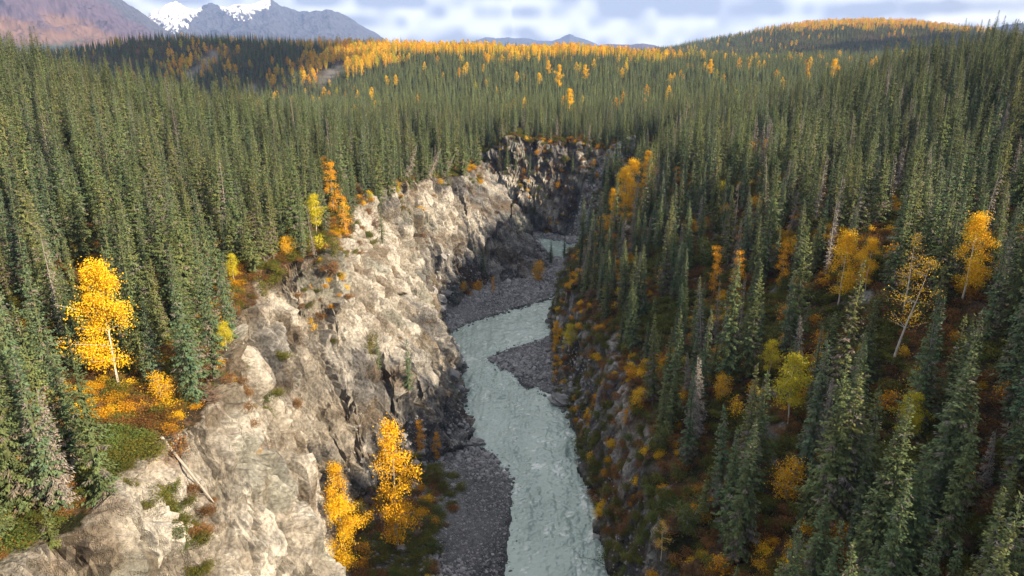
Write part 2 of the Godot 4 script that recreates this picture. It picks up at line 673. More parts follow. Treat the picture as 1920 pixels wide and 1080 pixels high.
# ---------------------------------------------------------------- mountains
func mountain(label: String, crest: Array, dist: float, depth: float, base: float, palette: Array, rough: float, seed_: int, snows := []) -> void:
	# crest: [degrees right of straight ahead, degrees above the level], a real range of that depth standing at that distance
	var n1 := noise(seed_, 1.0, 5)
	n1.fractal_type = FastNoiseLite.FRACTAL_RIDGED
	var n2 := noise(seed_ + 1, 2.2, 5)
	var a0: float = crest[0][0]
	var a1: float = crest[crest.size() - 1][0]
	var na := 420
	var nr := 150
	var v := PackedVector3Array()
	var c := PackedColorArray()
	for j in nr + 1:
		var u := float(j) / nr
		var r := dist + depth * (u - 0.62)
		var shape := pow(u / 0.62, 1.25) if u < 0.62 else pow((1.0 - u) / 0.38, 1.1)
		for i in na + 1:
			var a := lerpf(a0, a1, float(i) / na)
			var top := dist * tan(deg_to_rad(lin(crest, a))) + 75.0 - base
			var x := sin(deg_to_rad(a)) * r
			var z := -cos(deg_to_rad(a)) * r
			var s := 7.0 / depth
			var e := n1.get_noise_2d(x * s, z * s)
			var f := n2.get_noise_2d(x * s, z * s)
			var h := top * shape * (1.0 + rough * (1.0 - shape * 0.75) * e)
			h += top * rough * 0.09 * f
			v.append(Vector3(x, base + h, z))
			var hh := clampf(h / maxf(top, 1.0), 0.0, 1.0)
			var m := clampf(hh + 0.16 * f + 0.10 * e, 0.0, 1.0) * (palette.size() - 1)
			var w: int = mini(int(m), palette.size() - 2)
			var t := smoothstep(0.25, 0.75, m - w)
			var col: Color = palette[w].lerp(palette[w + 1], t)
			var k := 1.0 + 0.5 * n2.get_noise_2d(x * s * 6.0, z * s * 6.0)
			for sn in snows:
				var deep: float = sn[2] * bump(a, sn[0], sn[1])
				if h > top - deep * (0.7 + 0.9 * e + 0.5 * f + 1.5 * n2.get_noise_2d(x * s * 5.0, z * s * 5.0)) and deep > 20.0:
					col = Color(0.80, 0.82, 0.86)
			c.append(Color(col.r * k, col.g * k, col.b * k))
	var ix := PackedInt32Array()
	for j in nr:
		for i in na:
			var k := j * (na + 1) + i
			ix.append_array([k, k + na + 1, k + 1, k + 1, k + na + 1, k + na + 2])
	var o := put("mountain", arrays_mesh(v, c, ix), M.mountain)
	tag(o, label, "mountain", "", "structure")


func lin(pts: Array, x: float) -> float:
	for k in range(1, pts.size()):
		if x <= pts[k][0]:
			return lerpf(pts[k - 1][1], pts[k][1], (x - pts[k - 1][0]) / float(pts[k][0] - pts[k - 1][0]))
	return pts[pts.size() - 1][1]


func make_mountains() -> void:
	var tundra := Color(0.085, 0.062, 0.085)
	var orange := Color(0.15, 0.09, 0.065)
	var woods := Color(0.04, 0.05, 0.035)
	var scree := Color(0.066, 0.070, 0.092)  # bluish rock tone with some of the distance haze painted in
	mountain("great purple brown mountain at the left edge with orange lower slopes", [[-38.79, 6.656], [-35.54, 6.396], [-30.87, 6.159], [-29.07, 5.061], [-27.77, 3.968], [-26.55, 2.951], [-25.85, 2.38], [-25.27, 1.994], [-24.7, 1.501], [-24.1, 1.068], [-23.34, 0.595], [-21.91, -0.097]], 6200.0, 3600.0, 20.0, [woods, orange, tundra, tundra, scree, scree], 0.5, 61)
	mountain("blue range with two snow capped peaks behind the left ridge", [[-29.2, 0.631], [-27.6, 1.136], [-26.3, 1.448], [-25.47, 1.725], [-24.86, 2.167], [-24.24, 2.444], [-23.55, 2.725], [-22.91, 2.637], [-22.1, 2.45], [-20.89, 2.641], [-19.86, 2.658], [-19.26, 2.84], [-18.47, 2.681], [-17.83, 2.76], [-17.39, 2.94], [-16.69, 2.742], [-15.82, 2.474], [-15.11, 2.235], [-14.56, 2.276], [-13.82, 2.39], [-13.15, 2.432], [-12.35, 2.154], [-11.62, 1.871], [-10.89, 1.441], [-10.15, 1.005], [-9.71, 0.786], [-8.66, 0.158]], 9000.0, 4300.0, 20.0, [woods, tundra, scree, scree, scree, scree], 0.5, 71, [[-23.49, 1.2, 222.0], [-19.15, 1.0, 122.0], [-17.68, 0.5, 64.0]])
	mountain("small blue peak far off above the middle of the plateau", [[-3.57, 0.047], [-2.57, 0.535], [-1.98, 0.722], [-1.19, 0.61], [-0.2, 0.685], [0.99, 0.61], [1.98, 0.498], [2.97, 0.46], [3.63, 0.646], [4.26, 0.944], [4.73, 0.72], [5.33, 0.608], [5.92, 0.421], [6.52, 0.121], [7.11, -0.103]], 12000.0, 3300.0, 20.0, [woods, scree, scree, scree], 0.35, 81)
	mountain("low orange brown hills on the horizon beside the small blue peak", [[5.55, -0.217], [6.32, 0.121], [7.29, 0.27], [8.08, 0.195], [8.85, 0.195], [9.62, 0.269], [10.4, 0.157], [11.17, -0.028], [11.76, -0.213]], 8000.0, 2400.0, 20.0, [woods, orange, tundra, tundra], 0.3, 91)
	mountain("low blue shoulder of a mountain at the right edge of the horizon", [[29.56, 0.302], [30.93, 0.876], [31.48, 1.03], [32.3, 1.24], [32.83, 1.357], [33.37, 1.411], [35.47, 1.616], [39.27, 1.136]], 7000.0, 2600.0, 20.0, [woods, orange, scree, scree], 0.35, 95)


# ---------------------------------------------------------------- plants
var bv: PackedVector3Array
var bc: PackedColorArray
var bn: PackedVector3Array


func begin() -> void:
	bv = PackedVector3Array()
	bc = PackedColorArray()
	bn = PackedVector3Array()


func finish() -> ArrayMesh:
	return arrays_mesh(bv, bc, PackedInt32Array(), bn if bn.size() == bv.size() else PackedVector3Array())


func kite(p: Vector3, d: Vector3, s: Vector3, l: float, w: float, sag: float, col: Color) -> void:
	var mid := p + d * l * 0.5
	var a := mid + s * w
	var b := mid - s * w
	var e := p + d * l
	a.y -= sag * w
	b.y -= sag * w
	e.y -= sag * l * 0.4
	bv.append_array([p, a, e, p, e, b])
	bc.append_array([col, col, col, col, col, col])


# a spray of needles: rounded like the twig it stands for, its face turned out of the crown
func spray(p: Vector3, d: Vector3, s: Vector3, l: float, w: float, sag: float, col: Color) -> void:
	var first := bv.size()
	kite(p, d, s, l, w, sag, col)
	var out := (Vector3(p.x, 0, p.z).normalized() + Vector3(0, 0.45, 0)).normalized()
	var face := (bv[first + 1] - bv[first]).cross(bv[first + 2] - bv[first]).normalized()
	var turned := (out * 0.42 + (face if face.dot(out) > 0.0 else -face)).normalized()
	if (bv[first + 1] - bv[first]).cross(bv[first + 2] - bv[first]).dot(out) > 0.0:
		for t in 2:
			var q := bv[first + 3 * t + 1]
			bv[first + 3 * t + 1] = bv[first + 3 * t + 2]
			bv[first + 3 * t + 2] = q
	for k in 6:
		bn.append(turned)


# opaque cone added inside the green to block light, standing for dense inner twigs
func core(y0: float, h: float, rad: float, low: float, col: Color) -> void:
	var rings := 9
	var around := 6
	for i in rings:
		for j in around:
			var q := []
			for c in [[0, 0], [1, 0], [0, 1], [1, 1]]:
				var t: float = float(i + c[0]) / rings
				var a: float = TAU * ((j + c[1]) % around) / around + 0.4 * (i + c[0])
				var r := rad * (1.0 - t) * (0.85 + 0.3 * sin(5.0 * a + 3.0 * t * rings))
				q.append(Vector3(cos(a) * r, lerpf(y0, h * 0.95, t), sin(a) * r))
			var out := Vector3(q[0].x + q[2].x, 0.3 * rad, q[0].z + q[2].z).normalized()
			if (q[1] - q[0]).cross(q[2] - q[0]).dot(out) > 0.0:
				bv.append_array([q[0], q[2], q[1], q[2], q[3], q[1]])
			else:
				bv.append_array([q[0], q[1], q[2], q[2], q[1], q[3]])
			for k in 6:
				bc.append(shade_of(col, 0.3))
				bn.append(out)


func stick(a: Vector3, b: Vector3, ra: float, rb: float, sides: int, ca: Color, cb: Color) -> void:
	var d := (b - a).normalized()
	var u := d.cross(Vector3.RIGHT if absf(d.x) < 0.8 else Vector3.FORWARD).normalized()
	var w := d.cross(u)
	for k in sides:
		var t0 := TAU * k / sides
		var t1 := TAU * (k + 1) / sides
		var e0 := u * cos(t0) + w * sin(t0)
		var e1 := u * cos(t1) + w * sin(t1)
		bv.append_array([a + e0 * ra, b + e0 * rb, a + e1 * ra, a + e1 * ra, b + e0 * rb, b + e1 * rb])
		bc.append_array([ca, cb, ca, ca, cb, cb])


func shade_of(base: Color, spread: float) -> Color:
	var k := 1.0 + rng.randf_range(-spread, spread)
	var g := rng.randf_range(-spread, spread) * 0.35
	return Color(base.r * k * (1.0 + g), base.g * k, base.b * k * (1.0 - g))


func trunk_mesh(h: float, r: float, col: Color, bend: float) -> ArrayMesh:
	begin()
	var last := Vector3.ZERO
	var lr := r
	for k in range(1, 7):
		var t := k / 6.0
		var p := Vector3(bend * sin(t * 2.0) * h * 0.03, t * h, bend * cos(t * 3.0) * h * 0.015 - bend * 0.015 * h)
		var nr := r * (1.0 - t) + 0.015
		stick(last, p, lr, nr, 6, shade_of(col, 0.15), shade_of(col, 0.15))
		last = p
		lr = nr
	return finish()


# a spruce crown: drooping boughs in whorls, each a fan hung with small sprays of needles
func spruce_crown(h: float, rad: float, low: float, gaps: float, dead: float, green: Color) -> ArrayMesh:
	begin()
	var y := h * low
	var grey := Color(0.18, 0.16, 0.143) if dead < 2.0 else Color(0.25, 0.225, 0.205)
	var lump := noise(rng.randi() % 1000, 0.35, 2)
	if dead < 2.0:
		core(y + 0.4, h, rad * 0.24, low, Color(0.09, 0.11, 0.055))
	while y < h - 0.2:
		var t := (y / h - low) / (1.0 - low)
		var reach := rad * (pow(maxf(1.0 - t, 0.0), 0.86) * 0.97 + 0.03) * (0.72 + 0.28 * smoothstep(0.0, 0.2, t))
		var count := rng.randi_range(5, 8) if t < 0.85 else 4
		var turn := rng.randf() * TAU
		for k in count:
			if rng.randf() < gaps:
				continue
			var az := turn + TAU * k / count + rng.randf_range(-0.4, 0.4)
			var out := Vector3(cos(az), 0, sin(az))
			var l := reach * rng.randf_range(0.7, 1.12) * (1.0 + 0.55 * lump.get_noise_3d(out.x * 3.0, y, out.z * 3.0))
			var slope := lerpf(-0.45, 0.6, pow(maxf(t, 0.0), 1.5)) + rng.randf_range(-0.15, 0.15)
			var p := Vector3(0, y + rng.randf_range(-0.2, 0.2), 0)
			var d := (out + Vector3(0, slope, 0)).normalized()
			var side := Vector3(-out.z, 0, out.x)
			var is_dead := rng.randf() < dead * (1.35 - t)
			var bough := shade_of(green, 0.3)
			var steps := maxi(2, int(l / 0.21))
			for q in steps:
				var f := (q + 0.5) / steps
				var c := p + d * l * f
				c.y += l * 0.2 * f * f
				var n := 4 if f > 0.3 else 2
				for m in n:
					var tw := rng.randf_range(0.35, 1.25) * (1.0 if (m + q) % 2 else -1.0)
					if m == 2:
						tw *= 0.25
					var sd := (d * cos(tw) + side * sin(tw) + Vector3(0, rng.randf_range(-0.5, 0.12), 0)).normalized()
					var up := Vector3(rng.randf_range(-0.7, 0.7), 1, rng.randf_range(-0.7, 0.7))
					var sw := sd.cross(up).normalized()
					var at := c + Vector3(rng.randf_range(-0.08, 0.08), rng.randf_range(-0.16, 0.08), rng.randf_range(-0.08, 0.08))
					var reach_out := (0.20 + 0.30 * l * 0.5 * (1.0 - 0.6 * f)) * rng.randf_range(0.75, 1.25)
					if is_dead:
						spray(at, sd, sw, reach_out * 1.25, 0.05, 0.3, shade_of(grey, 0.3))
					else:
						spray(at, sd, sw, reach_out, rng.randf_range(0.06, 0.105), 0.35, bough * rng.randf_range(0.75, 1.25))
		y += rng.randf_range(0.30, 0.46)
	for k in 5:
		spray(Vector3(0, h - 0.6 + k * 0.1, 0), Vector3(rng.randf_range(-0.4, 0.4), 1, rng.randf_range(-0.4, 0.4)).normalized(), Vector3.RIGHT.rotated(Vector3.UP, k * 1.3), 0.45, 0.06, 0.0, green)
	return finish()


func far_spruce(h: float, rad: float, green: Color) -> ArrayMesh:
	begin()
	core(h * 0.04, h, rad * 0.34, 0.1, Color(0.09, 0.11, 0.055))
	var y := h * 0.1
	while y < h:
		var t := y / h
		var reach := rad * (pow(1.0 - t, 0.95) * 0.97 + 0.03)
		var turn := rng.randf() * TAU
		for k in 7:
			var az := turn + TAU * k / 6 + rng.randf_range(-0.3, 0.3)
			var out := Vector3(cos(az), lerpf(-0.5, 0.5, t * t), sin(az)).normalized()
			var l := reach * rng.randf_range(0.6, 1.2) + 0.25
			spray(Vector3(0, y, 0) + out * l * 0.15, out, Vector3(-out.z, rng.randf_range(-0.3, 0.3), out.x).normalized(), l, maxf(0.15, l * 0.26), 0.5, shade_of(green, 0.3))
		y += 0.52
	return finish()


# leafy crowns (birch, poplar, willow): limbs that carry clumps of small leaves
func leafy(h: float, rad: float, low: float, leaves: int, size: float, palette: Array, wood: Color, bare: float, stems: int) -> Array:
	var clumps := PackedVector3Array()
	begin()
	for s in stems:
		var lean := Vector3(rng.randf_range(-1, 1), 0, rng.randf_range(-1, 1)) * (0.02 if stems == 1 else 0.32)
		var hh := h * (1.0 if s == 0 else rng.randf_range(0.6, 0.95))
		var last := Vector3.ZERO
		for k in range(1, 9):
			var t := k / 8.0
			var p := Vector3(lean.x * hh * t + 0.10 * sin(t * 5.0 + s), hh * t, lean.z * hh * t + 0.08 * cos(t * 4.0 + s))
			stick(last, p, 0.012 * h * (1.06 - t) + 0.01, 0.012 * h * (1.0 - t) + 0.01, 5, shade_of(wood, 0.12), shade_of(wood, 0.12))
			last = p
			if t < low:
				continue
			for q in 4:
				var az := rng.randf() * TAU
				var f := (t - low) / (1.0 - low)
				var reach := rad * (sin(PI * clampf(0.16 + 0.78 * f, 0.0, 1.0)) * 0.9 + 0.12) * rng.randf_range(0.3, 1.25)
				var e := p + Vector3(cos(az) * reach, reach * rng.randf_range(-0.1, 0.6), sin(az) * reach)
				stick(p, e, 0.024, 0.01, 3, wood, wood)
				for g in 3:
					clumps.append(p.lerp(e, 0.45 + 0.3 * g * rng.randf()) + Vector3(rng.randf_range(-0.3, 0.3), rng.randf_range(-0.3, 0.3), rng.randf_range(-0.3, 0.3)))
	var wood_mesh := finish()
	begin()
	var n := clumps.size()
	for k in leaves:
		var ci := rng.randi() % n
		if (ci * 7919) % 100 < bare * 100.0:
			continue
		var spread := rad * 0.10 + 0.12
		var p := clumps[ci] + Vector3(rng.randfn() * spread, rng.randfn() * spread * 0.8, rng.randfn() * spread)
		var d := Vector3(rng.randfn(), rng.randfn() - 0.4, rng.randfn()).normalized()
		var s := d.cross(Vector3(rng.randfn(), rng.randfn(), rng.randfn())).normalized()
		var col: Color = palette[(ci + (1 if rng.randf() < 0.3 else 0)) % palette.size()]
		var l := size * rng.randf_range(0.7, 1.3)
		kite(p, d, s, l, l * 0.36, 0.2, shade_of(col, 0.25))
	return [wood_mesh, finish()]


var spruces := []
var far_spruces := []


func make_trees() -> void:
	var greens := [Color(0.108, 0.142, 0.064), Color(0.092, 0.136, 0.076), Color(0.132, 0.154, 0.060), Color(0.097, 0.132, 0.078), Color(0.116, 0.141, 0.058)]
	var bark := Color(0.19, 0.16, 0.135)
	# height, reach of the lowest boughs, bare share of the stem, dead boughs
	var sizes := [[17.0, 2.2, 0.05, 0.10], [15.0, 1.85, 0.08, 0.16], [18.5, 2.0, 0.12, 0.34], [12.5, 1.75, 0.05, 0.12], [9.5, 1.6, 0.03, 0.05], [19.0, 2.5, 0.07, 0.10], [14.5, 1.5, 0.10, 0.22], [6.0, 1.2, 0.03, 0.02], [16.0, 1.7, 0.07, 0.14], [13.5, 2.0, 0.05, 0.08], [17.5, 2.3, 0.09, 0.2], [11.0, 1.35, 0.06, 0.1]]
	for k in sizes.size():
		var s: Array = sizes[k]
		spruces.append([trunk_mesh(s[0] * 0.97, 0.17, bark, 0.0), spruce_crown(s[0], s[1], s[2], 0.12, s[3], greens[k % 5]), s[0]])
	for k in 6:
		far_spruces.append(far_spruce([15.5, 14.0, 17.0, 12.0, 16.0, 13.0][k], [1.7, 1.45, 1.8, 1.5, 1.4, 1.8][k], greens[k % 5]))
	for k in 3:
		snags.append([trunk_mesh([13.0, 10.5, 15.0][k], 0.16, Color(0.27, 0.245, 0.225), 0.5), spruce_crown([13.0, 10.5, 15.0][k] * 0.97, [1.5, 1.3, 1.1][k], 0.06, [0.05, 0.1, 0.45][k], 9.0, greens[0]), [13.0, 10.5, 15.0][k]])


func make_spruces() -> void:
	var spots := []
	scatter(spots, 3.6, 0.0, 430.0)
	var mids := []
	scatter(mids, 5.2, 430.0, 1060.0)
	scatter(mids, 7.5, 1060.0, 2300.0)
	# the 300 that show largest stand as single trees, the rest is one forest
	var ranked := []
	for i in spots.size():
		var t: Transform3D = spots[i][0]
		var tip := picture(t * Vector3(0, spruces[spots[i][2] % spruces.size()][2], 0))
		var mid := picture(t * Vector3(0, 0.5 * spruces[spots[i][2] % spruces.size()][2], 0))
		if tip.x > 0.005 and tip.x < 0.995 and mid.x > 0.0 and mid.x < 1.0 and tip.y < 0.98 and spots[i][2] % spruces.size() != 7:
			ranked.append([t.origin.distance_to(EYE), i])
	ranked.sort_custom(func(p, q): return p[0] < q[0])
	var single := {}
	for k in mini(285, ranked.size()):
		single[ranked[k][1]] = true
	var rest := []
	for i in spots.size():
		if single.has(i):
			one_spruce(spots[i][0], spots[i][2] % spruces.size(), spots[i][2])
		else:
			rest.append(spots[i])
	for a in HAND_SPRUCES:
		var g := ground(a[0], a[1])
		var k: int = a[3]
		var sc: float = a[2] / spruces[k][2]
		var wide := 1.3 if a[1] > -66.0 else 1.0
		one_spruce(Transform3D(Basis(Vector3.UP, rng.randf() * TAU).scaled(Vector3(sc * wide, sc, sc * wide)), g - Vector3(0, 0.25, 0)), k, rng.randi() % 5, a[4])
	var stand := Node3D.new()
	stand.name = "spruce_forest"
	tag(stand, "mass of narrow dark green spruces covering the plateau and hills", "forest", "", "stuff")
	add_child(stand)
	for k in spruces.size():
		for part in 2:
			fill(stand, "spruce_stand", spruces[k][1 - part], M.needles_0 if part == 0 else M.bark, rest, k, spruces.size())
	for k in far_spruces.size():
		fill(stand, "far_spruce_stand", far_spruces[k], M.needles_0, mids, k, far_spruces.size())
	for k in 3:
		for part in 2:
			fill(stand, "dead_stand", snags[k][part], M.bark, far_snags, k, 3)
	# the golden aspens beyond the canyon that show largest are single trees too
	var near_gold := []
	for i in far_gold.size():
		var o: Vector3 = far_gold[i][0].origin
		var q := picture(o + Vector3(0, 12, 0))
		if q.x > 0.01 and q.x < 0.99 and not (o.x < -120.0 and o.z > -800.0):
			near_gold.append([o.length(), i])
	near_gold.sort_custom(func(p, q): return p[0] < q[0])
	var lone := {}
	for k in mini(210, near_gold.size()):
		var g: Array = far_gold[near_gold[k][1]]
		lone[near_gold[k][1]] = true
		var t: Transform3D = g[0]
		var a := put("aspen_tree", far_aspens[g[2] % far_aspens.size()], M.leaves)
		a.transform = t
		tag(a, single_label(["golden aspen", "small golden aspen", "orange aspen", "yellow green aspen"][g[2] % 4], t.origin, 12.5 * t.basis.get_scale().y), "aspen", "aspens beyond the canyon")
	var gold_rest := []
	for i in far_gold.size():
		if not lone.has(i):
			gold_rest.append(far_gold[i])
	far_gold = gold_rest
	var grove := Node3D.new()
	grove.name = "aspen_grove"
	tag(grove, "golden aspens along the far crests and scattered through the far spruces", "grove", "", "stuff")
	add_child(grove)
	for k in far_aspens.size():
		fill(grove, "far_aspen_stand", far_aspens[k], M.leaves, far_gold, k, far_aspens.size())


# x, z, height, kind of crown, label
var HAND_SPRUCES := [
	[-31.4, -171.4, 9.5, 6, "thin lone spruce growing out of the pale left cliff face"],
	[-9.6, -228.4, 12.0, 6, "dark thin spruce against the shaded rock at the foot of the headland"],
	[-21.4, -123.3, 10.5, 1, "ragged spruce on the ledge low on the left cliff"],
	[-24.9, -122.5, 7.5, 3, "shorter spruce beside the ragged one on the left cliff ledge"],
	[14.0, -255.0, 10.0, 1, "left one of two dark spruces at the headland tip by the far water"],
	[19.5, -262.0, 11.5, 6, "right one of two dark spruces at the headland tip by the far water"],
	[-6.0, -309.5, 11.0, 6, "slim spruce standing in the gully of the grey back wall"],
	[-9.5, -311.5, 8.0, 3, "small spruce left of the gully spruce on the grey back wall"],
	[33.0, -299.0, 11.0, 1, "dark spruce at the top of the scree on the back wall"],
	[36.1, -56.0, 14.5, 0, "bright sunlit spruce low in the right corner, broad and full"],
	[33.6, -64.5, 18.0, 2, "tall sunlit spruce left of the full one in the lower right corner"],
	[41.3, -60.6, 18.5, 5, "very tall sunlit spruce behind the full one in the lower right corner"],
	[48.0, -57.0, 17.5, 5, "broad dark spruce near the right edge of the picture, low down"],
	[54.0, -66.0, 18.0, 5, "broad dark spruce at the right edge above the lowest one"],
	[44.5, -72.0, 17.0, 0, "full spruce behind the very tall sunlit one"],
	[29.0, -58.0, 13.0, 0, "full spruce at the lower edge, left of the bright corner one"],
	[28.5, -78.0, 17.0, 2, "tall half bare spruce above the river on the right slope"],
	[24.0, -88.0, 15.0, 6, "grey stemmed spruce nearest the river on the right slope"],
]
var marks := []
var used := {}
var far_gold := []
var far_snags := []
var far_aspens := []
var snags := []


func where_words(p: Vector3) -> String:
	if in_survey(p.x, p.z):
		var db := read_grid(brow_d, p.x, p.z)
		var s := side_of(p.x, p.z)
		if db < 0.0:
			return ["on the left cliff", "on the back wall", "on the right slope"][s]
		if db < 7.0:
			return ["on the left cliff rim", "above the back wall", "on the upper right slope"][s]
	return "on the left plateau" if p.x < 0.0 else ("on the right plateau" if p.z > -290.0 or p.x > 120.0 else "beyond the canyon bend")


# a label by looks and ground, told apart by a neighbour one can find or, failing that, by the place of its tip in the picture
func single_label(looks: String, p: Vector3, top: float) -> String:
	var q := picture(p + Vector3(0, top, 0))
	for m in marks:
		var d: Vector2 = q - m[0]
		d.y *= 0.5625
		if d.length() < 0.035 and absf(absf(d.x) - absf(d.y)) > 0.006:
			var rel := ("just left of " if d.x < 0.0 else "just right of ") if absf(d.x) > absf(d.y) else ("just above " if d.y < 0.0 else "just below ")
			var l: String = looks + " " + rel + m[1]
			if not used.has(l):
				used[l] = true
				return l
	var across := in_words(q.x)
	var down := in_words(q.y)
	var label := "%s %s, tip %s percent across, %s down" % [looks, where_words(p), across, down]
	if used.has(label):
		label = "%s %s, tip %s and a half across, %s down" % [looks, where_words(p), across, down]
	if used.has(label):
		label = "%s %s, tip near %s across, almost %s down" % [looks, where_words(p), in_words(q.x + 0.01), in_words(q.y + 0.01)]
	if used.has(label):
		label = "%s farther back %s, tip near %s across, %s down" % [looks, where_words(p), across, down]
	if used.has(label):
		label = "%s %s, tip %s across, %s and a half down" % [looks, where_words(p), across, down]
	if used.has(label):
		label = "%s %s, tip %s point five across, %s down" % [looks, where_words(p), across, down]
	used[label] = true
	return label


func in_words(share: float) -> String:
	var n := clampi(int(share * 100.0), 0, 99)
	var small := ["zero", "one", "two", "three", "four", "five", "six", "seven", "eight", "nine", "ten", "eleven", "twelve", "thirteen", "fourteen", "fifteen", "sixteen", "seventeen", "eighteen", "nineteen"]
	var tens := ["", "", "twenty", "thirty", "forty", "fifty", "sixty", "seventy", "eighty", "ninety"]
	if n < 20:
		return small[n]
	return tens[n / 10] + ("" if n % 10 == 0 else "-" + small[n % 10])


func thing(called: String, t: Transform3D, label: String, category: String, group := "") -> Node3D:
	var o := Node3D.new()
	o.name = named(called)
	o.transform = t
	tag(o, label, category, group)
	add_child(o)
	return o


func one_spruce(t: Transform3D, k: int, tint: int, label := "") -> void:
	var looks: String = ["full green spruce", "narrow spruce", "tall half bare spruce", "short spruce", "small spruce", "big broad spruce", "slim ragged spruce", "young spruce", "straight spruce", "stout spruce", "tall ragged spruce", "little pointed spruce"][k]
	var h: float = spruces[k][2] * t.basis.get_scale().y
	var o := thing("spruce_tree", t, label if label else single_label(looks, t.origin, h), "spruce", "spruces near the canyon")
	put("trunk", spruces[k][0], M.bark, o)
	put("crown", spruces[k][1], M["needles_%d" % (tint % 5)], o)


# ---------------------------------------------------------------- golden birches, aspens and poplars
const GOLD := [Color(0.78, 0.49, 0.02), Color(0.82, 0.56, 0.03), Color(0.73, 0.41, 0.016)]
const ORANGE := [Color(0.68, 0.34, 0.016), Color(0.72, 0.41, 0.02), Color(0.60, 0.27, 0.018)]
const LIME := [Color(0.52, 0.46, 0.03), Color(0.60, 0.50, 0.03), Color(0.40, 0.38, 0.03)]
const OLIVE := [Color(0.13, 0.14, 0.03), Color(0.18, 0.16, 0.03), Color(0.10, 0.12, 0.03)]
const LEAF_GREEN := [Color(0.09, 0.14, 0.035), Color(0.11, 0.16, 0.04), Color(0.14, 0.15, 0.035)]
const RUST := [Color(0.24, 0.11, 0.035), Color(0.30, 0.14, 0.04), Color(0.18, 0.085, 0.03), Color(0.16, 0.12, 0.05)]

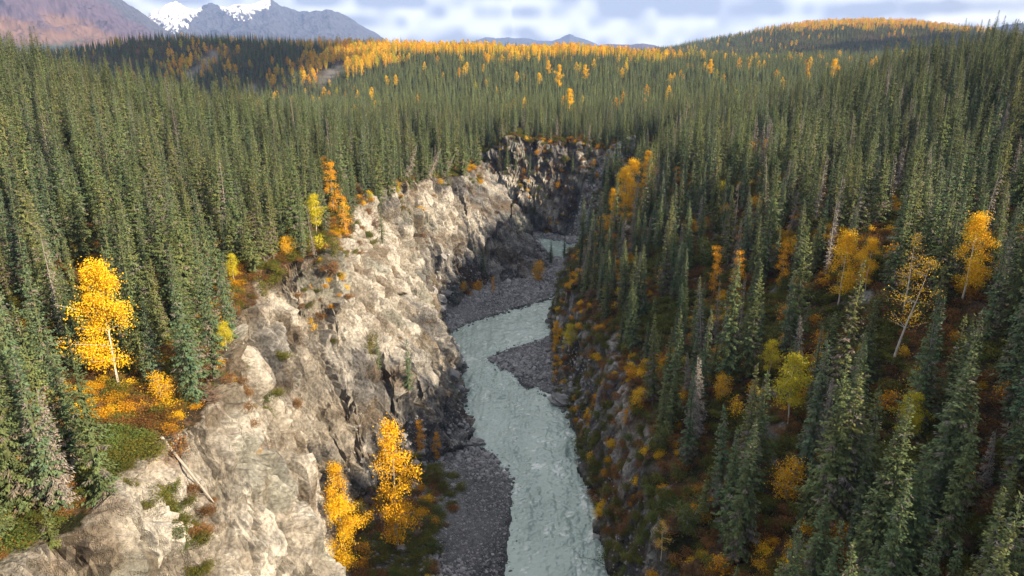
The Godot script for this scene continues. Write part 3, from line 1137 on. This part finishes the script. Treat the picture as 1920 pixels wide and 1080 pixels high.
# kind, x, z, height, label
var HAND_GOLD := [
	["birch", -42.8, -72.5, 13.6, "tall golden birch among the spruces on the left plateau", "the tall golden birch"],
	["shrubby", -37.3, -70.3, 3.6, "small golden birch right of the tall golden birch", ""],
	["aspen", -57.0, -93.5, 6.5, "golden birch top peeping out above and left of the tall golden birch", ""],
	["lime", -39.1, -141.7, 7.6, "yellow green aspen with a white stem on the left cliff rim", "the yellow green aspen"],
	["slender", -41.4, -166.4, 12.0, "slender orange birch right of the yellow green aspen", "the slender orange birch"],
	["slender", -34.5, -147.5, 9.0, "slender orange birch leaning over the pale cliff edge", ""],
	["slender", -49.0, -190.0, 9.0, "thin orange birch deep among spruces behind the cliff rim", ""],
	["shrubby", -39.4, -123.8, 3.5, "orange birch bush at the cliff rim left of the pale rock", ""],
	["lime", -44.4, -111.4, 4.5, "small yellow birch in the shade of left spruces", ""],
	["lime", -36.9, -87.2, 3.8, "small yellow birch at the edge of the left cliff", ""],
	["poplar", -17.8, -95.0, 21.0, "tall orange poplar beside the gravel shore under the cliff", "the tall orange poplar"],
	["poplar", -27.2, -97.5, 13.0, "orange poplar behind, close against the cliff foot", ""],
	["birch", -24.3, -88.5, 13.0, "big orange poplar at the lower edge of the picture below the cliff", "the lower poplar"],
	["slender", -17.2, -119.8, 6.8, "small orange poplar at the cliff corner by the gravel", ""],
	["slender", -14.2, -121.3, 5.8, "second small orange poplar at the cliff corner nearer the river", ""],
	["shrubby", 8.6, -233.5, 7.0, "orange bush on the far gravel shore under the headland", "the far shore bush"],
	["slender", -5.9, -219.7, 5.2, "lone orange sapling on the scree above the far shore", ""],
	["shrubby", -15.0, -217.1, 3.0, "faint orange bush at the foot of the shaded cliff", ""],
	["aspen", 38.9, -633.0, 24.0, "bright golden aspen rising out of the far spruces, tallest of four", ""],
	["aspen", 35.0, -733.0, 17.0, "small golden aspen left of the tallest far one", ""],
	["aspen", 32.6, -430.0, 18.0, "golden aspen below the others beyond the canyon", "the lone far aspen"],
	["aspen", 66.0, -685.0, 17.0, "golden aspen right of the tallest far one", ""],
	["aspen", 175.3, -674.0, 17.0, "lone golden aspen on the far right plateau", ""],
	["birch", 230.0, -545.0, 19.0, "wide golden aspen clump on the right plateau below the hill", ""],
	["birch", 33.0, -214.0, 14.0, "large golden birch on the nose of the right slope", "the large golden birch"],
	["birch", 37.0, -222.0, 15.0, "golden birch behind the large one on the slope nose", ""],
	["poplar", 29.0, -207.0, 10.5, "orange poplar in front of the large golden birch", ""],
	["poplar", 40.0, -214.0, 13.0, "tall orange poplar right of the large golden birch", ""],
	["shrubby", 26.5, -203.0, 6.0, "low golden bush at the foot of the birches on the nose", ""],
	["cone", 69.0, -213.0, 6.5, "small cone shaped orange larch on the right plateau", "the small orange larch"],
	["cone", 73.8, -215.0, 5.8, "second small cone shaped orange larch behind the first", ""],
	["birch", 48.6, -102.7, 11.0, "broad golden birch high on the right slope", "the broad golden birch"],
	["birch", 51.2, -100.0, 7.5, "lower golden birch right of the broad one", ""],
	["sparse", 51.5, -90.5, 10.5, "nearly bare birch with few pale leaves on right slope", "the nearly bare birch"],
	["birch", 57.0, -87.6, 10.5, "golden birch near the right edge between dark spruces", "the right golden birch"],
	["sparse", 47.5, -83.5, 13.5, "leaning white birch stem with hardly a leaf", "the leaning white birch"],
	["shrubby", 30.4, -95.2, 3.6, "round golden bush in the middle of the right slope", "the round golden bush"],
	["lime", 35.0, -82.9, 9.0, "large yellow birch in the shade of the right slope", "the large yellow birch"],
	["lime", 36.2, -94.3, 5.5, "yellow green birch above the large yellow one", ""],
	["leafgreen", 40.2, -144.9, 5.5, "bright green bush birch still in leaf on the right slope", ""],
	["slender", 40.2, -124.1, 8.5, "thin orange birch half hidden on the right slope", ""],
	["sparse", 19.5, -76.3, 5.5, "thin golden birch at the lower edge right of the river", "the thin golden birch"],
	["shrubby", 31.5, -72.2, 5.0, "golden birch top behind a spruce in the lower right", ""],
	["poplar", 11.6, -170.8, 7.5, "orange poplar on the gravel spit under the right wall", "the spit poplar"],
	["lime", 13.4, -155.6, 6.5, "yellow poplar on the right wall just above the spit", ""],
	["leafgreen", 21.5, -76.4, 5.5, "deep green bush low on the right slope by the lower edge", ""],
	["slender", 45.5, -118.0, 8.0, "orange birch between grey trunks on the right slope", ""],
	["slender", 38.0, -131.0, 9.0, "orange birch close to the bright green bush", ""],
	["lime", 43.0, -70.5, 6.0, "yellow birch deep between the lower right spruces", ""],
]
var leafy_kinds := {}


func make_golden() -> void:
	var white := Color(0.52, 0.48, 0.43)
	var pale_grey := Color(0.30, 0.28, 0.25)
	leafy_kinds = {
		"birch": [leafy(12.0, 3.6, 0.16, 13000, 0.155, GOLD, white, 0.16, 1), 12.0],
		"aspen": [leafy(12.0, 2.2, 0.3, 4200, 0.26, GOLD, white, 0.08, 1), 12.0],
		"poplar": [leafy(12.0, 2.5, 0.12, 11000, 0.15, [GOLD[0], ORANGE[1], GOLD[2]], pale_grey, 0.14, 1), 12.0],
		"slender": [leafy(10.0, 1.7, 0.12, 4000, 0.16, ORANGE, pale_grey, 0.2, 1), 10.0],
		"lime": [leafy(8.0, 2.5, 0.3, 6000, 0.15, LIME, white, 0.1, 1), 8.0],
		"sparse": [leafy(11.0, 2.3, 0.3, 1600, 0.15, [GOLD[0], GOLD[1], Color(0.55, 0.36, 0.16)], white, 0.3, 1), 11.0],
		"shrubby": [leafy(4.0, 1.5, 0.1, 3600, 0.13, [GOLD[0], GOLD[2], ORANGE[1]], pale_grey, 0.12, 3), 4.0],
		"cone": [leafy(6.0, 1.2, 0.05, 2600, 0.16, ORANGE, pale_grey, 0.0, 1), 6.0],
		"leafgreen": [leafy(5.0, 1.9, 0.1, 3000, 0.18, LEAF_GREEN, pale_grey, 0.1, 3), 5.0],
	}
	for k in 4:
		begin()
		var gold: Array = [GOLD, GOLD, ORANGE, LIME][k]
		stick(Vector3.ZERO, Vector3(0, 9, 0), 0.14, 0.05, 3, white, white)
		for i in 420:
			var t := rng.randf()
			var y := 3.5 + 9.5 * t
			var rr := 2.4 * sin(PI * (0.14 + 0.82 * t)) * sqrt(rng.randf()) * (1.0 + 0.3 * sin(t * 17.0 + k))
			var az := rng.randf() * TAU
			var d := Vector3(rng.randfn(), rng.randfn() - 0.2, rng.randfn()).normalized()
			kite(Vector3(cos(az) * rr, y, sin(az) * rr), d, d.cross(Vector3(rng.randfn(), 1, rng.randfn())).normalized(), rng.randf_range(0.4, 0.75), 0.2, 0.2, shade_of(gold[i % 3], 0.25))
		far_aspens.append(finish())
	for a in HAND_GOLD:
		golden(a[0], a[1], a[2], a[3], a[4], a[5])


func golden(kind: String, x: float, z: float, h: float, label: String, mark: String) -> void:
	var proto: Array = leafy_kinds[kind]
	var sc: float = h / proto[1]
	var wide := clampf(sc, 0.55, 1.5)
	var b := Basis(Vector3.UP, rng.randf() * TAU).scaled(Vector3(wide, sc, wide))
	if label.begins_with("leaning"):
		b = Basis(Vector3(0, 0, 1), -0.16) * b
	var g := ground(x, z) - Vector3(0, 0.2, 0)
	var is_bush := kind in ["shrubby", "leafgreen"]
	var o := thing({"shrubby": "birch_bush", "leafgreen": "birch_bush", "cone": "larch_tree", "poplar": "poplar_tree", "lime": "aspen_tree", "aspen": "aspen_tree"}.get(kind, "birch_tree"), Transform3D(b, g), label, "bush" if is_bush else ("larch" if kind == "cone" else ("poplar" if kind == "poplar" else ("aspen" if kind in ["lime", "aspen"] else "birch"))))
	put("stem" if is_bush else "trunk", proto[0][0], M.bark, o)
	put("foliage" if is_bush else "crown", proto[0][1], M.leaves, o)
	used[label] = true
	if mark:
		marks.append([picture(g + Vector3(0, h * 0.6, 0)), mark])


# ---------------------------------------------------------------- bushes and ground cover
func make_shrubs() -> void:
	var twig := Color(0.17, 0.13, 0.11)
	var kinds := [
		["golden bush", leafy(2.4, 1.1, 0.05, 1300, 0.15, GOLD, twig, 0.1, 4)],
		["orange bush", leafy(2.2, 1.1, 0.05, 1200, 0.15, ORANGE, twig, 0.15, 4)],
		["olive bush", leafy(2.2, 1.2, 0.05, 1400, 0.15, OLIVE, twig, 0.1, 4)],
		["green bush", leafy(2.6, 1.3, 0.05, 1500, 0.16, LEAF_GREEN, twig, 0.1, 4)],
		["rusty bush", leafy(1.8, 1.1, 0.05, 1100, 0.14, RUST, twig, 0.15, 5)],
		["yellow bush", leafy(2.4, 1.1, 0.05, 1300, 0.15, LIME, twig, 0.1, 4)],
		["bare twiggy bush", leafy(2.4, 1.2, 0.05, 350, 0.13, RUST, twig, 0.5, 6)],
	]
	# single bushes: on the right slope, on the rims, on the shore under the cliff and on the back wall
	var areas := [[11, 56, -130, -58, 80, [0, 1, 2, 2, 3, 3, 4, 4, 5, 6, 6]], [11, 50, -228, -130, 45, [0, 1, 1, 2, 3, 4, 5, 6]], [-30, -12, -124, -84, 26, [2, 2, 4, 6, 6, 1]], [-42, -28, -260, -45, 34, [1, 4, 4, 2, 6, 5]], [-15, 40, -330, -294, 34, [0, 1, 1, 2, 4, 6]], [40, 60, -130, -70, 16, [0, 1, 4, 2]], [-14, 10, -236, -214, 8, [1, 4, 6]]]
	for a in areas:
		var n := 0
		var tries := 0
		while n < a[4] and tries < 4000:
			tries += 1
			var x := rng.randf_range(a[0], a[1])
			var z := rng.randf_range(a[2], a[3])
			var df := read_grid(foot_d, x, z)
			var db := read_grid(brow_d, x, z)
			if df < 0.6 and not (x < -9.0 and read_grid(water_d, x, z) > 9.0):
				continue
			if side_of(x, z) == 0 and df > 1.0 and (db < -2.0 or db > 4.0) and rng.randf() < 0.9:
				continue
			var g := ground(x, z)
			var q := picture(g + Vector3(0, 1, 0))
			if q.x < 0.01 or q.x > 0.99 or q.y < 0.0 or q.y > 0.985:
				continue
			var k: int = a[5][rng.randi() % a[5].size()]
			var sc := rng.randf_range(0.65, 1.35)
			var o := thing("bush", Transform3D(Basis(Vector3.UP, rng.randf() * TAU).scaled(Vector3(sc, sc * rng.randf_range(0.8, 1.2), sc)), g - Vector3(0, 0.25, 0)), single_label(kinds[k][0], g, 1.6 * sc), "bush", "bushes in the canyon")
			put("stem", kinds[k][1][0], M.bark, o)
			put("foliage", kinds[k][1][1], M.leaves, o)
			n += 1
	# low growth between the trees
	var low := []
	for i in 52000:
		var x := rng.randf_range(-72.0, 110.0)
		var z := rng.randf_range(-345.0, -40.0)
		var q := picture(Vector3(x, 40, z))
		if q.x < -0.06 or q.x > 1.06:
			continue
		var s := side_of(x, z)
		var df := read_grid(foot_d, x, z)
		var db := read_grid(brow_d, x, z)
		if df < 0.0 and (x > -8.0 or read_grid(water_d, x, z) < 9.0 + rng.randf() * 4.0 or z < -126.0):
			continue
		if s == 0 and df > 0.0 and db < 0.5 and patch.get_noise_2d(x * 2.0 + 40.0, z * 2.0) < 0.2 - 0.1 * db / 10.0 + (0.0 if db > -4.0 else 0.25):
			continue
		if s == 1 and db < 0.0 and rng.randf() < 0.5:
			continue
		if db > 14.0 and rng.randf() < 0.6:
			continue
		var sc := rng.randf_range(0.28, 0.72)
		var pick := patch.get_noise_2d(x * 1.5 + 900.0, z * 1.5)
		var k := 4
		if pick > 0.14:
			k = 2 if rng.randf() < 0.8 else 3
		elif pick < -0.18:
			k = (1 if rng.randf() < 0.5 else 0) if rng.randf() < 0.4 else (4 if rng.randf() < 0.6 else 2)
		elif rng.randf() < 0.45:
			k = 6 if rng.randf() < 0.6 else 2
		low.append([Transform3D(Basis(Vector3.UP, rng.randf() * TAU).scaled(Vector3(sc * 1.7, sc * 0.8, sc * 1.7)), ground(x, z) - Vector3(0, 0.15, 0)), Color.WHITE * rng.randf_range(0.55, 1.0), k])
	var cover := Node3D.new()
	cover.name = "undergrowth"
	tag(cover, "low rusty and green growth covering the slopes between trees", "undergrowth", "", "stuff")
	add_child(cover)
	for k in kinds.size():
		fill(cover, "low_foliage", kinds[k][1][1], M.leaves, low, k, 7)


# ---------------------------------------------------------------- stones
func stone_mesh(seed_: int, rough: float, rings := 5, around := 8) -> ArrayMesh:
	var n := noise(seed_, 0.9, 2)
	var c := cells(seed_ + 5, 0.8, FastNoiseLite.RETURN_CELL_VALUE)
	begin()
	var at := func(i: int, j: int) -> Vector3:
		var th := PI * i / rings
		var ph := TAU * (j % around) / around
		var d := Vector3(sin(th) * cos(ph), cos(th) * 0.72, sin(th) * sin(ph))
		return d * (1.0 + rough * n.get_noise_3dv(d * 1.6) + rough * 0.4 * c.get_noise_3dv(d * 1.4))
	for i in rings:
		for j in around:
			var q: Array = [at.call(i, j), at.call(i + 1, j), at.call(i, j + 1), at.call(i + 1, j + 1)]
			bv.append_array([q[0], q[2], q[1], q[2], q[3], q[1]])
			for k in 6:
				bc.append(Color(0.24, 0.24, 0.245))
	return finish()


func make_stones() -> void:
	var pebbles := [stone_mesh(301, 0.5, 3, 5), stone_mesh(302, 0.6, 3, 6), stone_mesh(303, 0.5, 4, 6)]
	var list := []
	var tries := 0
	while list.size() < 36000 and tries < 600000:
		tries += 1
		var x := rng.randf_range(-30.0, 26.0)
		var z := rng.randf_range(-300.0, -78.0)
		var df := read_grid(foot_d, x, z)
		var dw := read_grid(water_d, x, z)
		if dw < -1.4 or df > 4.0 or dw < 0.0 and rng.randf() < 0.75 or df > 0.0 and rng.randf() < 0.5:
			continue
		var s := 0.06 + 0.2 * pow(rng.randf(), 5.0)
		if z < -140.0:
			s *= 1.5
		if patch.get_noise_2d(x * 1.2 + 300.0, z * 0.7) > 0.1:
			s *= 1.8
		if df > -2.5 and rng.randf() < 0.1:
			s *= 2.4
		var g := rng.randf_range(0.65, 1.5) if dw > 0.4 else rng.randf_range(0.3, 0.7)
		var p := ground(x, z)
		list.append([Transform3D(Basis.from_euler(Vector3(rng.randf(), rng.randf() * TAU, rng.randf())).scaled(Vector3(s * rng.randf_range(0.8, 1.5), s, s)), Vector3(x, maxf(p.y, -0.12) + s * 0.2, z) if df <= 0.0 else p), Color(g, g, g * 1.03), rng.randi() % 3])
	# rubble of the slope under the back wall and of the talus in the far bay
	for i in 5000:
		var x := rng.randf_range(17.0, 52.0)
		var z := rng.randf_range(-308.0, -275.0)
		var df := read_grid(foot_d, x, z)
		if df < -4.0 or scree(x, z) < 0.5:
			continue
		var s := 0.2 + 0.5 * pow(rng.randf(), 3.0)
		var g := rng.randf_range(1.0, 1.7)
		list.append([Transform3D(Basis.from_euler(Vector3(rng.randf(), rng.randf() * TAU, rng.randf())).scaled(Vector3.ONE * s), ground(x, z) + Vector3(0, s * 0.2, 0)), Color(g, g, g), rng.randi() % 3])
	var gravel := Node3D.new()
	gravel.name = "gravel"
	tag(gravel, "loose grey river stones strewn over the gravel shores", "gravel", "", "stuff")
	add_child(gravel)
	for k in 3:
		fill(gravel, "gravel_stones", pebbles[k], M.stone, list, k, 3)
	var big := stone_mesh(311, 0.55, 9, 14)
	var rocks := [stone_mesh(312, 0.7, 7, 10), stone_mesh(313, 0.7, 7, 10), stone_mesh(314, 0.8, 7, 10)]
	# x, z, size, label
	var hand := [[11.0, -146.2, 2.3, "big grey boulder standing in the water under the right wall"], [-7.2, -128.6, 1.3, "dark boulder at the tip of the left rock prow"], [-10.5, -112.0, 0.7, "pale boulder on the gravel near the orange poplars"], [13.5, -99.0, 0.9, "wet boulder at the right waterline"]]
	for a in hand:
		one_rock(big if a[2] > 1.0 else rocks[0], a[0], a[1], a[2], a[3])
	var n := 0
	while n < 34:
		var x := rng.randf_range(-26.0, 16.0)
		var z := rng.randf_range(-236.0, -88.0)
		var df := read_grid(foot_d, x, z)
		var dw := read_grid(water_d, x, z)
		if df > 0.5 or dw < 0.2 or df < -6.0 and rng.randf() < 0.8 or z > -140.0 and rng.randf() < 0.75:
			continue
		var s := rng.randf_range(0.45, 0.95)
		one_rock(rocks[n % 3], x, z, s, single_label("grey boulder", ground(x, z), s).replace(", tip ", ", ").replace("on the left cliff", "below the left cliff").replace("on the right slope", "below the right wall"))
		n += 1


func one_rock(mesh: Mesh, x: float, z: float, s: float, label: String) -> void:
	var o := put("boulder", mesh, M.stone)
	o.transform = Transform3D(Basis.from_euler(Vector3(rng.randf_range(-0.3, 0.3), rng.randf() * TAU, rng.randf_range(-0.3, 0.3))).scaled(Vector3(s * 1.15, s, s)), Vector3(x, maxf(ground(x, z).y, -0.2) + s * 0.25, z))
	tag(o, label, "boulder", "boulders along the river")


# ---------------------------------------------------------------- dead trees and logs
func make_deadwood() -> void:
	var hand := [[-38.9, -52.7, 0, 0.82, 0.0, "grey dead spruce at the lower left, left one of two"], [-36.8, -51.8, 0, 0.9, 0.0, "grey dead spruce at the lower left, right one of two"], [66.6, -114.1, 2, 0.9, 0.15, "bare grey snag high on the right slope with a bent top"], [53.4, -112.7, 2, 0.8, -0.1, "grey snag behind the broad golden birch"], [-27.5, -222.0, 1, 1.0, -0.42, "grey dead spruce leaning out over the headland rim"], [-31.5, -214.0, 1, 1.1, -0.36, "second leaning dead spruce on the headland rim, further left"], [-22.5, -236.0, 1, 0.8, -0.5, "short dead spruce tipping over the headland edge"], [26.0, -91.0, 0, 1.0, 0.06, "tall grey dead spruce above the river on right slope"], [31.5, -112.0, 2, 0.9, 0.1, "thin grey snag in the middle of the right slope"], [36.5, -76.0, 0, 0.75, 0.0, "grey twiggy dead spruce between lower right spruces"]]
	for a in hand:
		snag(a[0], a[1], a[2], a[3], a[4], a[5])
	for i in 22:
		var x := rng.randf_range(24.0, 85.0)
		var z := rng.randf_range(-220.0, -75.0)
		var k := rng.randi() % 3
		var sc := rng.randf_range(0.6, 1.0)
		snag(x, z, k, sc, rng.randf_range(-0.15, 0.15), single_label("grey dead spruce", ground(x, z), snags[k][2] * sc))
	# fallen logs: from, to, thickness, label
	var logs := [[-34.6, -63.6, -30.8, -64.4, 0.16, "bleached fallen trunk lying out over the left cliff edge"], [-36.6, -89.8, -33.0, -86.0, 0.15, "grey log sliding down from the left rim"], [-37.0, -91.5, -35.4, -87.0, 0.13, "thinner grey log above the one sliding from the rim"], [-33.2, -58.5, -30.4, -61.5, 0.11, "thin dead pole lying down the lower left cliff"], [-33.0, -150.5, -29.0, -146.0, 0.14, "dark log slanting down the pale cliff below the rim"], [29.0, -118.0, 33.5, -114.0, 0.11, "pale fallen pole across the right slope"]]
	for a in logs:
		var p := ground(a[0], a[1]) + Vector3(0, 0.25, 0)
		var q := ground(a[2], a[3]) + Vector3(0, 0.3, 0)
		begin()
		stick(Vector3.ZERO, (q - p) * 0.5, a[4], a[4] * 0.8, 7, Color(0.36, 0.335, 0.31), Color(0.33, 0.31, 0.29))
		stick((q - p) * 0.5, q - p, a[4] * 0.8, a[4] * 0.35, 7, Color(0.33, 0.31, 0.29), Color(0.38, 0.36, 0.33))
		for k in 5:
			var c := (q - p) * (0.35 + 0.13 * k)
			stick(c, c + Vector3(rng.randf_range(-0.6, 0.6), rng.randf_range(0.2, 0.8), rng.randf_range(-0.6, 0.6)), 0.03, 0.01, 3, Color(0.3, 0.28, 0.26), Color(0.3, 0.28, 0.26))
		var o := put("log", finish(), M.bark)
		o.position = p
		tag(o, a[5], "log", "fallen logs")
	begin()
	var last := Vector3.ZERO
	for k in range(1, 9):
		var e := Vector3(-0.62 * k, 1.0 * sin(k * 0.33), -0.25 * k)
		stick(last, e, 0.07 - 0.007 * k, 0.063 - 0.007 * k, 5, Color(0.06, 0.05, 0.045), Color(0.06, 0.05, 0.045))
		for w in 2:
			stick(e, e + Vector3(rng.randf_range(-0.9, 0.0), rng.randf_range(0.1, 0.7), rng.randf_range(-0.8, 0.8)), 0.02, 0.008, 3, Color(0.06, 0.05, 0.045), Color(0.06, 0.05, 0.045))
		last = e
	var br := put("branch", finish(), M.bark)
	br.position = Vector3(14.9, 1.0, -90.5)
	tag(br, "dark bare branch reaching out over the river from the right bank", "branch")


func snag(x: float, z: float, k: int, sc: float, tilt: float, label: String) -> void:
	var o := thing("dead_spruce", Transform3D(Basis(Vector3(0, 0, 1), tilt) * Basis(Vector3.UP, rng.randf() * TAU).scaled(Vector3.ONE * sc), ground(x, z) - Vector3(0, 0.3, 0)), label, "dead tree", "dead spruces")
	used[label] = true
	put("trunk", snags[k][0], M.bark, o)
	put("bare_crown", snags[k][1], M.bark, o)


# ---------------------------------------------------------------- a cloud above the frame, whose shadow lies on the far left ridge
func make_cloud() -> void:
	var n := noise(77, 0.9, 3)
	var spots := [[Vector3(390, 640, -370), Vector3(335, 60, 225)], [Vector3(1930, 690, -720), Vector3(420, 60, 240)]]
	for a in spots:
		begin()
		var rings := 18
		var around := 40
		var at := func(i: int, j: int) -> Vector3:
			var th := PI * i / rings
			var ph := TAU * (j % around) / around
			var d := Vector3(sin(th) * cos(ph), cos(th), sin(th) * sin(ph))
			return d * a[1] * (1.0 + 0.5 * n.get_noise_3dv(d * 1.3 + a[0]))
		for i in rings:
			for j in around:
				var q: Array = [at.call(i, j), at.call(i + 1, j), at.call(i, j + 1), at.call(i + 1, j + 1)]
				bv.append_array([q[0], q[2], q[1], q[2], q[3], q[1]])
				for k in 6:
					bc.append(Color(0.85, 0.86, 0.88))
		var o := put("cloud", finish(), M.mountain)
		o.position = a[0]
		tag(o, "grey cloud above the picture shading the far left ridge" if a[0].x < 1000.0 else "grey cloud above the picture shading the far right hill", "cloud", "", "structure")


func fill(parent: Node, called: String, mesh: Mesh, m: Material, spots: Array, k: int, n: int) -> void:
	var list := []
	for s in spots:
		if s[2] % n == k:
			list.append(s)
	var mm := MultiMesh.new()
	mm.transform_format = MultiMesh.TRANSFORM_3D
	mm.use_colors = true
	mm.mesh = mesh
	mm.instance_count = list.size()
	for i in list.size():
		var t: Transform3D = list[i][0]
		mm.set_instance_transform(i, t)
		var c: Color = list[i][1]
		mm.set_instance_color(i, c)
	var o := MultiMeshInstance3D.new()
	o.name = called
	o.multimesh = mm
	o.material_override = m
	o.set_meta("kind", "stuff")
	parent.add_child(o, true)


# trees that stand right in front of a golden one are left out: the photograph shows those free
func hides(x: float, z: float) -> bool:
	for a in HAND_GOLD:
		var gx: float = a[1]
		var gz: float = a[2]
		var l := sqrt(gx * gx + gz * gz)
		var along := (x * gx + z * gz) / l
		var off := absf(x * gz - z * gx) / l
		if along < l + 1.0 and along > l - 15.0 and off < 1.2 + 0.13 * float(a[3]):
			return true
	return false


func scatter(out: Array, gap: float, r0: float, r1: float) -> void:
	var n := int(r1 / gap)
	for j in range(-int(90.0 / gap), n):
		for i in range(-n, n):
			var x := (i + rng.randf()) * gap
			var z := -(j + rng.randf()) * gap
			var r := Vector2(x, z).length()
			if r < r0 or r > r1 or r < 22.0:
				continue
			var a := atan2(x, -z)
			if absf(a) > 0.72 and not (r < 170.0 and x > 0.0 and z < 80.0) and not (r < 110.0 and z < 0.0):
				continue
			if in_survey(x, z):
				var df := read_grid(foot_d, x, z)
				if df < 3.0:
					continue
				var db := read_grid(brow_d, x, z)
				if db < 1.0:
					var s := side_of(x, z)
					if (s == 0 and db < -1.5) or (s == 1 and rng.randf() < (0.45 if x < 14.0 and db > -8.0 else 0.93)) or (df < 7.0 and s != 1) or s == 2 and rng.randf() < (0.0 if z > -105.0 and x > 24.0 else 0.14):
						continue
			var dens := patch.get_noise_2d(x * 0.5 + 500.0, z * 0.5)
			if rng.randf() < 0.08 + maxf(0.0, -dens) * (0.5 if x < 0.0 else 0.9) + (0.04 if x > 40.0 and z > -270.0 and z < -105.0 else 0.0):
				continue
			if r < 430.0 and hides(x, z):
				continue
			if z < -600.0 and scar(x, z) > 0.4:
				continue
			var y := ground(x, z).y
			var k := rng.randi() % 27720
			if x > 16.0 and x < 60.0 and z > -225.0 and rng.randf() < 0.35:  # a second, smaller tree close by
				var nx := x + rng.randf_range(-2.6, 2.6)
				var nz := z + rng.randf_range(-2.6, 2.6)
				if read_grid(foot_d, nx, nz) > 6.0 and not hides(nx, nz):
					var small := rng.randf_range(0.4, 0.75)
					out.append([Transform3D(Basis(Vector3.UP, rng.randf() * TAU).scaled(Vector3.ONE * small), ground(nx, nz) - Vector3(0, 0.3, 0)), Color.WHITE * rng.randf_range(0.75, 1.15), rng.randi() % 27720])
			var sc := rng.randf_range(0.5, 1.12) if rng.randf() < 0.45 else rng.randf_range(0.85, 1.1)
			if x > 0.0 and r < 170.0 and z < -100.0 or in_survey(x, z) and side_of(x, z) == 1 and z > -330.0:
				sc *= 0.86
			var b := Basis.from_euler(Vector3(rng.randfn() * 0.03, rng.randf() * TAU, rng.randfn() * 0.03)).scaled(Vector3(sc * rng.randf_range(0.9, 1.1), sc, sc * rng.randf_range(0.9, 1.1)))
			if r > 430.0:
				var f := -z
				var share := 0.012
				var clump := patch.get_noise_2d(x * 0.35 + 77.0, z * 0.35)
				if f < 1060.0:
					share = 0.90 * smoothstep(840.0, 930.0, f + 130.0 * clump) * smoothstep(-280.0, -215.0, x + 60.0 * clump) * (1.0 - smoothstep(120.0, 260.0, x))
					share += 0.10 * smoothstep(600.0, 800.0, f) * smoothstep(0.05, 0.4, clump)
					share += 0.8 * bump(x, -395.0, 34.0) * bump(f, 960.0, 60.0)
					share += 0.2 * bump(x, -215.0, 50.0) * bump(f, 900.0, 40.0)
				else:
					share = 0.92 * smoothstep(104.0, 118.0, y + 22.0 * clump) + 0.16 * smoothstep(0.1, 0.4, clump)
				if rng.randf() < share + 0.01:
					far_gold.append([Transform3D(b * rng.randf_range(0.7, 1.15), Vector3(x, y - 0.3, z)), Color.WHITE * rng.randf_range(0.75, 1.1), k])
					continue
			if r < 430.0 and rng.randf() < (0.03 if x < 0.0 else 0.07):
				far_snags.append([Transform3D(b, Vector3(x, y - 0.3, z)), Color.WHITE * rng.randf_range(0.75, 1.1), k])
				continue
			var g := rng.randf_range(0.72, 1.2)
			out.append([Transform3D(b, Vector3(x, y - 0.3, z)), Color(g * rng.randf_range(0.95, 1.07), g, g * rng.randf_range(0.9, 1.05)), k])
